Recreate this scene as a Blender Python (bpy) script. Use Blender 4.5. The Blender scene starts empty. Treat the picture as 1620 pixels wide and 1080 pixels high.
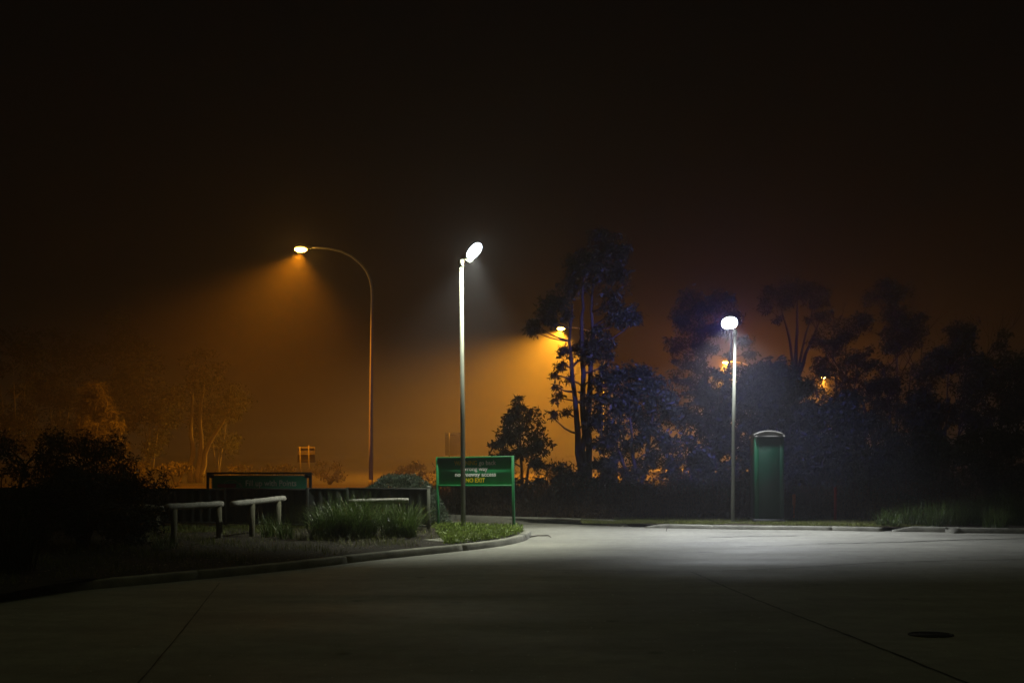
import bpy, math, random
import numpy as np
from mathutils import Vector, Matrix

R = math.radians
random.seed(7)
rng = np.random.default_rng(11)
scene = bpy.context.scene
col = scene.collection

# ------------------------------------------------------------------ camera
FPX, HOR, EYE = 1575.0, 715.0, 1.70          # focal length in photo pixels, horizon row, eye height
cam_d = bpy.data.cameras.new("camera")
cam_d.sensor_width = 36.0
cam_d.lens = 35.0
cam_d.shift_y = (HOR - 540.0) / 1620.0
cam_d.clip_start, cam_d.clip_end = 0.1, 3000
cam = bpy.data.objects.new("camera", cam_d)
cam.location = (0, 0, EYE)
cam.rotation_euler = (R(90), 0, 0)
col.objects.link(cam)
scene.camera = cam

# ------------------------------------------------------------------ world, exposure
scene.view_settings.view_transform = 'Standard'
scene.view_settings.look = 'None'
scene.view_settings.exposure = 0
scene.view_settings.gamma = 1
w = bpy.data.worlds.new("World")
scene.world = w
w.use_nodes = True
nt = w.node_tree
nt.nodes.clear()
geo = nt.nodes.new("ShaderNodeTexCoord")
sep = nt.nodes.new("ShaderNodeSeparateXYZ")
ramp = nt.nodes.new("ShaderNodeValToRGB")
bg = nt.nodes.new("ShaderNodeBackground")
out = nt.nodes.new("ShaderNodeOutputWorld")
nt.links.new(geo.outputs["Generated"], sep.inputs[0])
nt.links.new(sep.outputs[2], ramp.inputs[0])
nt.links.new(ramp.outputs[0], bg.inputs[0])
nt.links.new(bg.outputs[0], out.inputs[0])
e = ramp.color_ramp.elements                  # night sky: town glow overhead, near black low down
e[0].position, e[0].color = 0.0, (.0016, .0007, .0004, 1)
e[1].position, e[1].color = 0.22, (.0009, .0006, .0005, 1)
n = e.new(0.50); n.color = (.0006, .0005, .0005, 1)
n = e.new(0.80); n.color = (.0350, .0370, .0170, 1)
bg.inputs[1].default_value = 1.0

c = scene.cycles
c.max_bounces = 4
c.diffuse_bounces = 2
c.glossy_bounces = 2
c.transmission_bounces = 2
c.volume_bounces = 1
c.transparent_max_bounces = 4
c.sample_clamp_indirect = 2.0
c.caustics_reflective = c.caustics_refractive = False
c.use_denoising = True
c.use_adaptive_sampling = False

ORANGE = 8400.0      # W of each sodium lamp's beam
FLOOD_MID = 2100.0
FLOOD_RIGHT = 2500.0
HAZE = 0.0042

# ------------------------------------------------------------------ helpers
def at(px, py, d):
    return Vector(((px - 810) / FPX * d, d, EYE + (HOR - py) / FPX * d))

def gnd(px, py, z=0.0):
    d = (EYE - z) * FPX / (py - HOR)
    return Vector(((px - 810) / FPX * d, d, z))

def tag(o, label=None, cat=None, group=None, kind=None):
    if label: o['label'] = label
    if cat: o['category'] = cat
    if group: o['group'] = group
    if kind: o['kind'] = kind
    return o

def empty(name, loc, label, cat, group=None, rz=0.0):
    o = bpy.data.objects.new(name, None)
    o.location = loc
    o.rotation_euler = (0, 0, rz)
    o.empty_display_size = .3
    col.objects.link(o)
    return tag(o, label, cat, group)

class MB:
    def __init__(s):
        s.v, s.f, s.n = [], [], 0
    def add(s, v, f):
        v = np.asarray(v, float).reshape(-1, 3)
        s.v.append(v)
        n = s.n
        s.f.extend([[i + n for i in q] for q in f])
        s.n += len(v)
    def quads(s, v):                       # v: (N,4,3)
        v = np.asarray(v, float).reshape(-1, 4, 3)
        n = s.n
        s.v.append(v.reshape(-1, 3))
        idx = np.arange(len(v) * 4).reshape(-1, 4) + n
        s.f.extend(idx.tolist())
        s.n += len(v) * 4
    def box(s, lo, hi, M=None):
        x0, y0, z0 = lo; x1, y1, z1 = hi
        v = [(x0,y0,z0),(x1,y0,z0),(x1,y1,z0),(x0,y1,z0),(x0,y0,z1),(x1,y0,z1),(x1,y1,z1),(x0,y1,z1)]
        if M is not None: v = [tuple(M @ Vector(p)) for p in v]
        s.add(v, [(0,3,2,1),(4,5,6,7),(0,1,5,4),(1,2,6,5),(2,3,7,6),(3,0,4,7)])
    def cbox(s, lo, hi, b=.01, M=None):    # chamfered box
        x0, y0, z0 = lo; x1, y1, z1 = hi
        v = []
        for (z, k) in ((z0, b), (z0 + b, 0), (z1 - b, 0), (z1, b)):
            xa, xb, ya, yb = x0 + k, x1 - k, y0 + k, y1 - k
            t = b
            v += [(xa+t,ya,z),(xb-t,ya,z),(xb,ya+t,z),(xb,yb-t,z),(xb-t,yb,z),(xa+t,yb,z),(xa,yb-t,z),(xa,ya+t,z)]
        f = [list(range(7, -1, -1)), list(range(24, 32))]
        for r in range(3):
            for i in range(8):
                j = (i + 1) % 8
                f.append((r*8+i, r*8+j, (r+1)*8+j, (r+1)*8+i))
        if M is not None: v = [tuple(M @ Vector(p)) for p in v]
        s.add(v, f)
    def tube(s, pts, rad, n=8, cap=True):
        pts = [Vector(p) for p in pts]
        if not hasattr(rad, '__len__'): rad = [rad] * len(pts)
        v, f = [], []
        ref = None
        for i, p in enumerate(pts):
            t = (pts[min(i+1, len(pts)-1)] - pts[max(i-1, 0)]).normalized()
            if ref is None:
                ref = Vector((1,0,0)) if abs(t.x) < .8 else Vector((0,1,0))
            a = (ref - t * ref.dot(t)).normalized()
            b = t.cross(a)
            ref = a
            for k in range(n):
                q = 2 * math.pi * k / n
                v.append(tuple(p + (a * math.cos(q) + b * math.sin(q)) * rad[i]))
        for i in range(len(pts) - 1):
            for k in range(n):
                j = (k + 1) % n
                f.append((i*n+k, i*n+j, (i+1)*n+j, (i+1)*n+k))
        if cap:
            f.append(list(range(n-1, -1, -1)))
            f.append([len(pts)*n - n + k for k in range(n)])
        s.add(v, f)
    def build(s, name, mat, parent=None, smooth=False):
        me = bpy.data.meshes.new(name)
        v = np.concatenate(s.v) if s.v else np.zeros((0, 3))
        lens = np.fromiter((len(q) for q in s.f), dtype=np.int32)
        me.vertices.add(len(v)); me.vertices.foreach_set("co", v.astype(np.float32).ravel())
        loops = np.concatenate([np.asarray(q, dtype=np.int32) for q in s.f]) if len(set(lens.tolist())) > 1 else np.asarray(s.f, dtype=np.int32).ravel()
        me.loops.add(len(loops)); me.loops.foreach_set("vertex_index", loops)
        me.polygons.add(len(lens))
        st = np.concatenate([[0], np.cumsum(lens)[:-1]]).astype(np.int32)
        me.polygons.foreach_set("loop_start", st)
        me.polygons.foreach_set("loop_total", lens)
        if smooth: me.polygons.foreach_set("use_smooth", np.ones(len(lens), dtype=bool))
        me.update(calc_edges=True); me.validate()
        if mat: me.materials.append(mat)
        o = bpy.data.objects.new(name, me)
        col.objects.link(o)
        if parent: o.parent = parent
        return o

def copy_tree(o, parent=None):
    q = o.copy(); col.objects.link(q); q.parent = parent
    for ch in list(o.children): copy_tree(ch, q)
    return q

# ------------------------------------------------------------------ materials
def mat(name, colr, rough=.6, var=.25, scale=8.0, bump=.0, bscale=60.0, spec=.3, metal=0.0, island=0.0, dark=None, stretch=None, transl=0.0):
    m = bpy.data.materials.new(name); m.use_nodes = True
    t = m.node_tree; N = t.nodes; L = t.links
    b = N["Principled BSDF"]
    b.inputs["Roughness"].default_value = rough
    b.inputs["Metallic"].default_value = metal
    b.inputs["Specular IOR Level"].default_value = spec
    tc = N.new("ShaderNodeTexCoord")
    mp = N.new("ShaderNodeMapping")
    if stretch: mp.inputs["Scale"].default_value = stretch
    L.new(tc.outputs["Object"], mp.inputs[0])
    no = N.new("ShaderNodeTexNoise"); no.inputs["Scale"].default_value = scale
    no.inputs["Detail"].default_value = 6; no.inputs["Roughness"].default_value = .65
    L.new(mp.outputs[0], no.inputs["Vector"])
    mr = N.new("ShaderNodeMapRange")
    mr.inputs[1].default_value, mr.inputs[2].default_value = .3, .7
    mr.inputs[3].default_value, mr.inputs[4].default_value = 1 - var, 1 + var
    L.new(no.outputs[0], mr.inputs[0])
    val = mr.outputs[0]
    if island:
        g = N.new("ShaderNodeNewGeometry")
        m2 = N.new("ShaderNodeMapRange")
        m2.inputs[3].default_value, m2.inputs[4].default_value = 1 - island, 1 + island
        L.new(g.outputs["Random Per Island"], m2.inputs[0])
        mu = N.new("ShaderNodeMath"); mu.operation = 'MULTIPLY'
        L.new(val, mu.inputs[0]); L.new(m2.outputs[0], mu.inputs[1]); val = mu.outputs[0]
    mix = N.new("ShaderNodeVectorMath"); mix.operation = 'SCALE'
    mix.inputs[0].default_value = colr[:3]
    L.new(val, mix.inputs["Scale"])
    L.new(mix.outputs[0], b.inputs["Base Color"])
    if bump:
        n2 = N.new("ShaderNodeTexNoise"); n2.inputs["Scale"].default_value = bscale; n2.inputs["Detail"].default_value = 4
        L.new(mp.outputs[0], n2.inputs["Vector"])
        bu = N.new("ShaderNodeBump"); bu.inputs["Strength"].default_value = bump; bu.inputs["Distance"].default_value = .02
        L.new(n2.outputs[0], bu.inputs["Height"]); L.new(bu.outputs[0], b.inputs["Normal"])
    if transl:
        tr = N.new("ShaderNodeBsdfTranslucent"); ms = N.new("ShaderNodeMixShader")
        L.new(mix.outputs[0], tr.inputs[0])
        ms.inputs[0].default_value = transl
        L.new(b.outputs[0], ms.inputs[1]); L.new(tr.outputs[0], ms.inputs[2])
        L.new(ms.outputs[0], N["Material Output"].inputs[0])
    return m

def emit(name, colr, s):
    m = bpy.data.materials.new(name); m.use_nodes = True
    t = m.node_tree; t.nodes.remove(t.nodes["Principled BSDF"])
    e_ = t.nodes.new("ShaderNodeEmission"); e_.inputs[0].default_value = (*colr, 1); e_.inputs[1].default_value = s
    t.links.new(e_.outputs[0], t.nodes["Material Output"].inputs[0])
    return m

def concrete_road():
    m = bpy.data.materials.new("road_concrete"); m.use_nodes = True
    t = m.node_tree; N = t.nodes; L = t.links; b = N["Principled BSDF"]
    tc = N.new("ShaderNodeTexCoord")
    def noise(scale, det, stretch=(1,1,1), rough=.6):
        mp = N.new("ShaderNodeMapping"); mp.inputs["Scale"].default_value = stretch
        L.new(tc.outputs["Object"], mp.inputs[0])
        q = N.new("ShaderNodeTexNoise"); q.inputs["Scale"].default_value = scale; q.inputs["Detail"].default_value = det
        q.inputs["Roughness"].default_value = rough
        L.new(mp.outputs[0], q.inputs["Vector"]); return q.outputs[0]
    def rng_(x, a, b_, c_, d):
        q = N.new("ShaderNodeMapRange"); q.inputs[1].default_value, q.inputs[2].default_value = a, b_
        q.inputs[3].default_value, q.inputs[4].default_value = c_, d
        L.new(x, q.inputs[0]); return q.outputs[0]
    def mul(x, y):
        q = N.new("ShaderNodeMath"); q.operation = 'MULTIPLY'; L.new(x, q.inputs[0]); L.new(y, q.inputs[1]); return q.outputs[0]
    broad = rng_(noise(.35, 5), .3, .7, .72, 1.18)
    tyre = rng_(noise(.9, 5, (.25, 1.0, 1), .75), .36, .66, 1.10, .72)     # long rubber and oil streaks across the turning lane
    mid = rng_(noise(5, 6), .3, .7, .86, 1.12)
    fine = rng_(noise(65, 4, rough=.8), .25, .75, .62, 1.34)
    v = mul(mul(broad, tyre), mul(mid, fine))
    vo = N.new("ShaderNodeTexVoronoi"); vo.inputs["Scale"].default_value = 1.1
    L.new(tc.outputs["Object"], vo.inputs["Vector"])
    spot = rng_(vo.outputs["Distance"], .03, .10, .55, 1.0)                # oil drips
    v = mul(v, spot)
    mix = N.new("ShaderNodeVectorMath"); mix.operation = 'SCALE'; mix.inputs[0].default_value = (.27, .262, .225)
    L.new(v, mix.inputs["Scale"]); L.new(mix.outputs[0], b.inputs["Base Color"])
    L.new(rng_(noise(.8, 5, (.3, 1, 1)), .3, .7, .52, .80), b.inputs["Roughness"])
    b.inputs["Specular IOR Level"].default_value = .4
    bu = N.new("ShaderNodeBump"); bu.inputs["Strength"].default_value = .55; bu.inputs["Distance"].default_value = .012
    L.new(noise(90, 4, rough=.7), bu.inputs["Height"])
    b2 = N.new("ShaderNodeBump"); b2.inputs["Strength"].default_value = .2; b2.inputs["Distance"].default_value = .05
    L.new(noise(2.2, 3), b2.inputs["Height"]); L.new(bu.outputs[0], b2.inputs["Normal"])
    L.new(b2.outputs[0], b.inputs["Normal"])
    return m

M = dict(
    road=concrete_road(),
    soil=mat("garden_soil", (.019, .015, .010), .95, .5, 6, .8, 30),
    earth=mat("dry_earth", (.034, .026, .017), .95, .4, .6, .6, 9),
    kerb=mat("kerb_concrete", (.22, .215, .18), .85, .45, 2.6, .6, 60),
    tar=mat("joint_sealant", (.010, .010, .009), .55, .4, 20),
    iron=mat("cast_iron", (.018, .018, .017), .5, .3, 20, .3, 50, metal=.4),
    galv=mat("galvanised_steel", (.17, .175, .14), .48, .12, 5, .05, 30, spec=.5),
    signgreen=mat("sign_green_paint", (.018, .17, .055), .45, .12, 4, .03, 30, spec=.4),
    boardgreen=mat("sign_green_sheet", (.020, .27, .090), .55, .10, 3, spec=.35),
    bannergreen=mat("banner_green_vinyl", (.018, .20, .12), .6, .15, 3),
    yellow=mat("yellow_lettering", (.62, .50, .01), .5, .08, 20),
    white=mat("white_lettering", (.70, .71, .68), .5, .08, 20),
    pinkish=mat("faded_lettering", (.80, .76, .72), .6, .1, 20),
    red=mat("red_vinyl", (.20, .014, .012), .6, .2, 10),
    palegrey=mat("banner_edging", (.30, .30, .27), .6, .2, 10),
    black=mat("black_steel", (.025, .026, .030), .45, .2, 10),
    fence=mat("fence_sheet_steel", (.050, .053, .050), .5, .15, 2, spec=.4),
    fencepost=mat("fence_post_steel", (.12, .125, .10), .5, .15, 3),
    timber=mat("weathered_timber", (.33, .32, .29), .85, .35, 6, .6, 25, stretch=(.4, 4, 4)),
    timberpost=mat("treated_pine", (.13, .125, .085), .85, .35, 5, .6, 25, stretch=(4, 4, .4)),
    toilet=mat("toilet_green_plastic", (.003, .034, .019), .42, .10, 2, .04, 20),
    toiletlit=mat("toilet_lit_plastic", (.006, .075, .034), .42, .10, 2),  # lighter copy of the toilet green: light on its left edge painted in
    roofgrey=mat("toilet_roof_plastic", (.17, .165, .155), .65, .12, 4),
    stake=mat("red_stake_paint", (.15, .014, .006), .6, .2, 10),
    orangeplastic=mat("orange_plastic", (.45, .10, .01), .6, .2, 10),
    leaf=mat("gum_leaf", (.038, .052, .022), .5, .2, .6, island=.45, transl=.25, spec=.4),
    leafbush=mat("bush_leaf", (.046, .066, .040), .5, .2, 1.2, island=.5, transl=.2, spec=.4),
    leafdark=mat("dark_bush_leaf", (.022, .030, .014), .6, .2, 1.2, island=.5, spec=.2),
    leafpale=mat("casuarina_needle", (.110, .105, .055), .6, .2, 1, island=.4, transl=.2),
    blade=mat("strap_leaf", (.066, .105, .022), .42, .25, 1.5, island=.5, transl=.25, spec=.45),
    bladedry=mat("dry_reed", (.075, .044, .018), .7, .25, .8, island=.6, transl=.2),
    turf=mat("turf_blade", (.130, .145, .032), .6, .3, 1.0, island=.5, transl=.2),
    weed=mat("weed_leaf", (.150, .210, .035), .5, .3, 2.0, island=.5, transl=.25),
    grit=mat('glint_grit', (.60, .59, .54), .35, .3, 40, island=.7, spec=.6),  # real grit, its colour kept pale to stand in for glints
    litter=mat("leaf_litter", (.14, .12, .085), .6, .4, 30, island=.8),
    bark=mat("gum_bark", (.22, .20, .165), .85, .35, 3, .5, 14, stretch=(1, 1, .25)),
    barkdark=mat("rough_bark", (.070, .060, .048), .9, .4, 4, .8, 14, stretch=(1, 1, .3)),
    alu=mat("road_sign_backing", (.13, .13, .125), .6, .15, 3, metal=.2),
    lamppole=mat('lamp_pole_steel', (.50, .50, .47), .5, .12, 5),
    lampbody=mat("lamp_housing", (.28, .28, .27), .5, .15, 8),
    lensorange=emit("sodium_lens", (1.0, .46, .06), 220),
    lenswhite=emit("halide_lens", (.80, .88, 1.0), 15),
)

# ------------------------------------------------------------------ ground, road, kerbs
def patch(name, poly, z, mat_, kind='structure', step=None, amp=0.0, label=None):
    import bmesh
    bm = bmesh.new()
    vs = [bm.verts.new((p[0], p[1], z)) for p in poly]
    f = bm.faces.new(vs)
    if f.normal.z < 0: f.normal_flip()
    bmesh.ops.triangulate(bm, faces=bm.faces[:])
    if step:
        for _ in range(step):
            bmesh.ops.subdivide_edges(bm, edges=[q for q in bm.edges if q.calc_length() > .5], cuts=1)
        for v in bm.verts:
            if not v.is_boundary:
                v.co.z += amp * (math.sin(v.co.x * 2.1 + v.co.y) * .5 + math.sin(v.co.x * 5.3 - v.co.y * 3.1) * .3 + .5)
        bmesh.ops.triangulate(bm, faces=bm.faces[:])
    me = bpy.data.meshes.new(name); bm.to_mesh(me); bm.free()
    for p in me.polygons: p.use_smooth = True
    me.materials.append(mat_)
    o = bpy.data.objects.new(name, me); col.objects.link(o)
    return tag(o, label, None, None, kind)

patch("ground", [(-350, -40), (350, -40), (350, 640), (-350, 640)], -.03, M['earth'], label="dark open ground reaching to the horizon")
patch("road", [(-60, -30), (60, -30), (60, 45), (-60, 45)], 0.0, M['road'], label="grey concrete driveway with worn joints")

# island outline (front kerb line, tip, back line)
FRONT = [(-22, 6.2), (-14, 8.6), tuple(gnd(-160, 975)[:2]), tuple(gnd(0, 946)[:2]), tuple(gnd(190, 928)[:2]), tuple(gnd(377, 910)[:2]), tuple(gnd(500, 897)[:2]),
         tuple(gnd(600, 885)[:2]), tuple(gnd(743, 870)[:2]), tuple(gnd(800, 862.5)[:2]), tuple(gnd(828, 856)[:2]), tuple(gnd(839, 850)[:2])]
TIP = FRONT[-1]
BACK = [(TIP[0] + .02, TIP[1] + .45), (TIP[0] - .25, TIP[1] + .95), (-1.0, 21.35), (-2.6, 22.3), (-6, 24.3), (-14, 28.5), (-22, 32)]

def smooth_line(p, k=8):
    p = [Vector((q[0], q[1], 0)) for q in p]; o = []
    for i in range(len(p) - 1):
        a = p[max(i-1, 0)]; b = p[i]; c_ = p[i+1]; d = p[min(i+2, len(p)-1)]
        for t in range(k):
            s = t / k
            o.append(.5 * ((2*b) + (c_-a)*s + (2*a-5*b+4*c_-d)*s*s + (-a+3*b-3*c_+d)*s**3))
    o.append(p[-1]); return o

def kerb(name, line, h, wid, side, label, seg=2.4, taper=(False, False)):
    """sweeps a rounded kerb profile along a line, broken into cast lengths"""
    m = MB()
    L_ = [0.0]
    for i in range(1, len(line)): L_.append(L_[-1] + (line[i] - line[i-1]).length)
    tot = L_[-1]
    def pos(s):
        s = min(max(s, 0), tot)
        for i in range(1, len(line)):
            if L_[i] >= s:
                t = (s - L_[i-1]) / max(L_[i] - L_[i-1], 1e-6)
                return line[i-1].lerp(line[i], t), (line[i] - line[i-1]).normalized()
        return line[-1], (line[-1] - line[-2]).normalized()
    r = random.Random(len(name) + int(tot * 10))
    stations = []
    q = 0.0; nxt = seg * .6
    while q < tot - .02:
        if q >= nxt:
            stations += [(q - .012, 0), (q - .006, .012), (q + .006, .012), (q + .012, 0)]; nxt += seg * r.uniform(.9, 1.1)
        else: stations.append((q, 0))
        q += .15
    stations.append((tot, 0))
    rings = []
    for q, ins in stations:
        p, t = pos(q); nrm = Vector((-t.y, t.x, 0)) * side
        k = 1.0
        if taper[0]: k = min(k, .25 + q / .5)
        if taper[1]: k = min(k, .25 + (tot - q) / .5)
        hh = (h + r.uniform(-.002, .002)) * k - ins; j = r.uniform(-.003, .003) + ins
        prof = [(0 + ins, -.03), (.004 + j, hh * .06), (.022 + j, hh * .80), (.036 + j, hh * .95), (.062, hh), (wid, hh - .003), (wid, -.03)]
        rings.append([p + nrm * u + Vector((0, 0, z)) for u, z in prof])
    v = [tuple(x) for g_ in rings for x in g_]
    P = 7; n = len(rings); f = []
    for i in range(n - 1):
        for k in range(P - 1):
            f.append((i*P+k, (i+1)*P+k, (i+1)*P+k+1, i*P+k+1))
    f.append(tuple(range(P))); f.append(tuple((n-1)*P + k for k in range(P-1, -1, -1)))
    m.add(v, f)
    o = m.build(name, M['kerb'])
    return tag(o, label, None, None, 'structure')

isl = smooth_line(FRONT + BACK)
kerb("kerb", isl, .112, .17, 1, "concrete kerb edging the planted island")
ipoly = []
for i in range(0, len(isl), 2):
    t = (isl[min(i+1, len(isl)-1)] - isl[max(i-1, 0)]).normalized()
    q = isl[i] + Vector((-t.y, t.x, 0)) * .165
    ipoly.append((q.x, q.y))
patch("island_ground", ipoly, .105, M['soil'], step=5, amp=.03, label="dark mulched planting bed of the island")

FARK = smooth_line([(-40, 43), (-14, 31.3), (-1.75, 25.05), (1.2, 23.75), tuple(gnd(990, 832.5)[:2])], 5)
kerb("kerb", FARK, .13, .18, 1, "dark far kerb running behind the warning sign", taper=(False, True))
K2 = smooth_line([tuple(gnd(1020, 834.5)[:2]), tuple(gnd(1160, 837)[:2]), tuple(gnd(1300, 838.5)[:2]), tuple(gnd(1396, 840.5)[:2])], 4)
kerb("kerb", K2, .085, .17, 1, "low pale kerb in front of the portable toilet", taper=(True, False))
K3 = smooth_line([tuple(gnd(1413, 840.5)[:2]), tuple(gnd(1520, 842)[:2]), tuple(gnd(1640, 844)[:2]), (30, 18.5)], 4)
kerb("kerb", K3, .11, .17, 1, "pale kerb in front of the strappy grass at right", taper=(True, False))

vp = [(p.x, p.y + .16) for p in FARK] + [(2.9, 23.0)] + [(p.x, p.y + .15) for p in K2] + [(8.1, 21.75)] + [(p.x, p.y + .15) for p in K3]
vp += [(60, 17), (60, 50), (-45, 50)]
patch("verge", vp, .075, M['earth'], step=4, amp=.03, label="rough grassy verge behind the far kerbs")

# joints, cracks
def crack(pts, wpx, name="road_joint", lab=None, z=.004, jit=.01, seed=0):
    r = random.Random(seed); m = MB()
    P = []
    for i in range(len(pts) - 1):
        a, b = Vector(pts[i]), Vector(pts[i+1]); k = max(2, int((b - a).length / .12))
        for t in range(k): P.append(a.lerp(b, t / k))
    P.append(Vector(pts[-1]))
    v, f = [], []
    for i, p in enumerate(P):
        t = (P[min(i+1, len(P)-1)] - P[max(i-1, 0)]).normalized(); nn = Vector((-t.y, t.x, 0))
        c0 = p + nn * r.uniform(-jit, jit); w_ = wpx * r.uniform(.45, 1.25)
        v += [tuple(c0 + nn * w_ / 2 + Vector((0, 0, z))), tuple(c0 - nn * w_ / 2 + Vector((0, 0, z)))]
    for i in range(len(P) - 1): f.append((2*i, 2*i+1, 2*i+3, 2*i+2))
    m.add(v, f)
    return tag(m.build(name, M['tar']), lab, None, None, 'structure')

crack([gnd(1095, 905), gnd(1200, 950), gnd(1330, 1000), gnd(1540, 1084)], .030, lab="dark joint running across the right of the road", seed=1)
crack([gnd(347, 922), gnd(290, 995), gnd(215, 1085)], .016, lab="thin joint running down the left of the road", seed=2, jit=.004)
crack([gnd(1120, 850), gnd(1180, 848.3), gnd(1260, 847.5)], .05, "road_crack", "crack in the brightly lit road", seed=3)
crack([gnd(1290, 860), gnd(1420, 857.5), gnd(1520, 853.5), gnd(1640, 851)], .07, "road_crack", "long crack near the right kerb", seed=4)
crack([gnd(1170, 864), gnd(1235, 863), gnd(1290, 860.5)], .03, "road_crack", "faint crack in the road", seed=5)
crack([gnd(860, 902), gnd(960, 903), gnd(1095, 905)], .025, "road_crack", "faint crack across the dim road", seed=6)
crack([gnd(1095, 905), gnd(1240, 899), gnd(1400, 889), gnd(1640, 884)], .03, "road_crack", "faint crack across the road", seed=7)
crack([gnd(1103, 873), gnd(1130, 873.5)], .06, "road_crack", "short dark patch seam", seed=8)

# ------------------------------------------------------------------ lamps
def area(name, parent, loc, rot, size, power, colr):
    l = bpy.data.lights.new(name, 'AREA'); l.shape = 'ELLIPSE'; l.size, l.size_y = size
    l.energy = power; l.color = colr
    o = bpy.data.objects.new(name, l); col.objects.link(o); o.parent = parent
    o.location = loc; o.rotation_euler = rot
    return o

def spot(name, parent, loc, rot, power, colr, size, blend=.2, rad=.08):
    l = bpy.data.lights.new(name, 'SPOT'); l.energy = power; l.color = colr
    l.spot_size = R(size); l.spot_blend = blend; l.shadow_soft_size = rad
    o = bpy.data.objects.new(name, l); col.objects.link(o); o.parent = parent
    o.location = loc; o.rotation_euler = rot
    return o

def aim(d):
    return Vector(d).to_track_quat('-Z', 'Y').to_euler()

def street_lamp(px, py, d, label):
    """sodium lamp, head at pixel (px,py), bending pole to its right"""
    head = at(px, py, d)
    arm = 3.0
    r = empty("street_lamp", (head.x + arm, d, 0), label, "street lamp", "orange street lamps along the road behind")
    H = head.z
    pts = [(.0, 0, 0), (0, 0, 2), (0.02, 0, 5), (.05, 0, H - 2.1), (.04, 0, H - 1.75), (-.04, 0, H - 1.35), (-.2, 0, H - 1.0), (-.45, 0, H - .68), (-.85, 0, H - .36), (-1.3, 0, H - .15), (-1.85, 0, H - .03), (-2.35, 0, H + .01), (-2.62, 0, H + .01)]
    m = MB(); m.tube(pts, [.10, .092, .075, .058, .056, .054, .052, .050, .047, .044, .041, .038, .036], 10)
    m.build("pole", M['lamppole'], r, True)
    m = MB(); m.tube([(0, 0, 0), (0, 0, .03)], .19, 12); m.tube([(0, 0, .03), (0, 0, .5)], .13, 12)
    m.build("base_plate", M['galv'], r)
    m = MB()                                   # cobra-head housing
    m.tube([(-2.55, 0, H + .01), (-2.68, 0, H + .02), (-2.85, 0, H + .045), (-3.05, 0, H + .055), (-3.22, 0, H + .04), (-3.32, 0, H + .01)], [.045, .085, .125, .14, .11, .03], 12)
    hd = m.build("lamp_head", M['lampbody'], r, True)
    hd.scale = (1, 1, 1)
    m = MB()
    rings = [(0, .16), (-.05, .15), (-.10, .10), (-.125, .03)]
    v, f = [], []
    for z, q in rings:
        for k in range(12):
            a = 2 * math.pi * k / 12
            v.append((-3.03 + math.cos(a) * q * 1.6, math.sin(a) * q, H - .055 + z))
    for i in range(3):
        for k in range(12):
            f.append((i*12+k, (i+1)*12+k, (i+1)*12+(k+1) % 12, i*12+(k+1) % 12))
    f.append([36 + k for k in range(12)])
    m.add(v, f); m.build("lens", M['lensorange'], hd)
    return r, H

L1, H1 = street_lamp(477, 392, 43, "tall orange street lamp with curved arm, leftmost and nearest of its row")
spot("sodium_beam", L1, (-3.03, 0, H1 - .24), aim((-.25, -.02, -1)), ORANGE, (1, .275, .004), 134, .9)
spot("sodium_beam", L1, (-3.03, 0, H1 - .24), aim((-.85, -.1, -1)), ORANGE * .9, (1, .285, .004), 74, .8)
L2, H2 = street_lamp(888, 518, 70, "orange street lamp glowing beside the tall three trunked gum tree")
spot("sodium_beam", L2, (-3.03, 0, H2 - .24), aim((-.3, -.02, -1)), 66000, (1, .37, .018), 146, .6)
L3, H3 = street_lamp(1148, 572, 95, "distant orange street lamp shining through leaves below the right floodlight")
spot("sodium_beam", L3, (-3.03, 0, H3 - .24), aim((-.1, -.02, -1)), 120000, (1, .40, .04), 100, .8)
L4, H4 = street_lamp(1303, 596, 115, "farthest orange street lamp, a small glow in the dark trees at right")
spot("sodium_beam", L4, (-3.03, 0, H4 - .24), aim((-.1, -.02, -1)), 80000, (1, .36, .03), 96, .8)

for L_x, H_x in ((L3, H3), (L4, H4)):              # added all-round lights so the haze behind the right trees glows
    pl_ = bpy.data.lights.new("sodium_glow_fill", 'POINT'); pl_.energy = 3300 if L_x is L3 else 1700; pl_.color = (1, .31, .02); pl_.shadow_soft_size = .1
    po = bpy.data.objects.new("sodium_glow_fill", pl_); col.objects.link(po); po.parent = L_x; po.location = (-3.03, 0, H_x - .30)

def flood_head(r, name, loc, direction, roll, size, mat_lens):
    """flood lamp: finned housing box with a lit face looking along direction"""
    M4 = Matrix.Translation(loc) @ Vector(direction).to_track_quat('-Z', 'Y').to_matrix().to_4x4() @ Matrix.Rotation(roll, 4, 'Z')
    w2, h2 = size[0] / 2, size[1] / 2
    m = MB()
    v = []
    for (z, k) in ((.17, .40), (.13, .70), (.06, .92), (.0, 1.02), (-.027, 1.04), (-.027, 1.0), (-.022, 0.96)):
        for q in range(24):
            a = 2 * math.pi * q / 24; ca, sa = math.cos(a), math.sin(a)
            v.append(tuple(M4 @ Vector((math.copysign(abs(ca) ** .85, ca) * w2 * k, math.copysign(abs(sa) ** .85, sa) * h2 * k, z))))
    f = [list(range(23, -1, -1)), [6*24 + q for q in range(24)]]
    for i in range(6):
        for k in range(24): f.append((i*24+k, i*24+(k+1) % 24, (i+1)*24+(k+1) % 24, (i+1)*24+k))
    m.add(v, f)
    for k in range(5):
        x = (k - 2) * w2 * .18
        m.box((x - .004, -h2 * .5, .11), (x + .004, h2 * .5, .20), M4)
    hd = m.build(name, M['lampbody'], r)
    m = MB(); P_ = []
    for k in range(28):
        a = -2 * math.pi * k / 28; ca, sa = math.cos(a), math.sin(a)
        P_.append(tuple(M4 @ Vector((math.copysign(abs(ca) ** .9, ca) * w2, math.copysign(abs(sa) ** .9, sa) * h2, -.031))))
    m.add(P_, [list(range(28))])
    m.build("lens", mat_lens, hd)
    return M4

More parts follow.
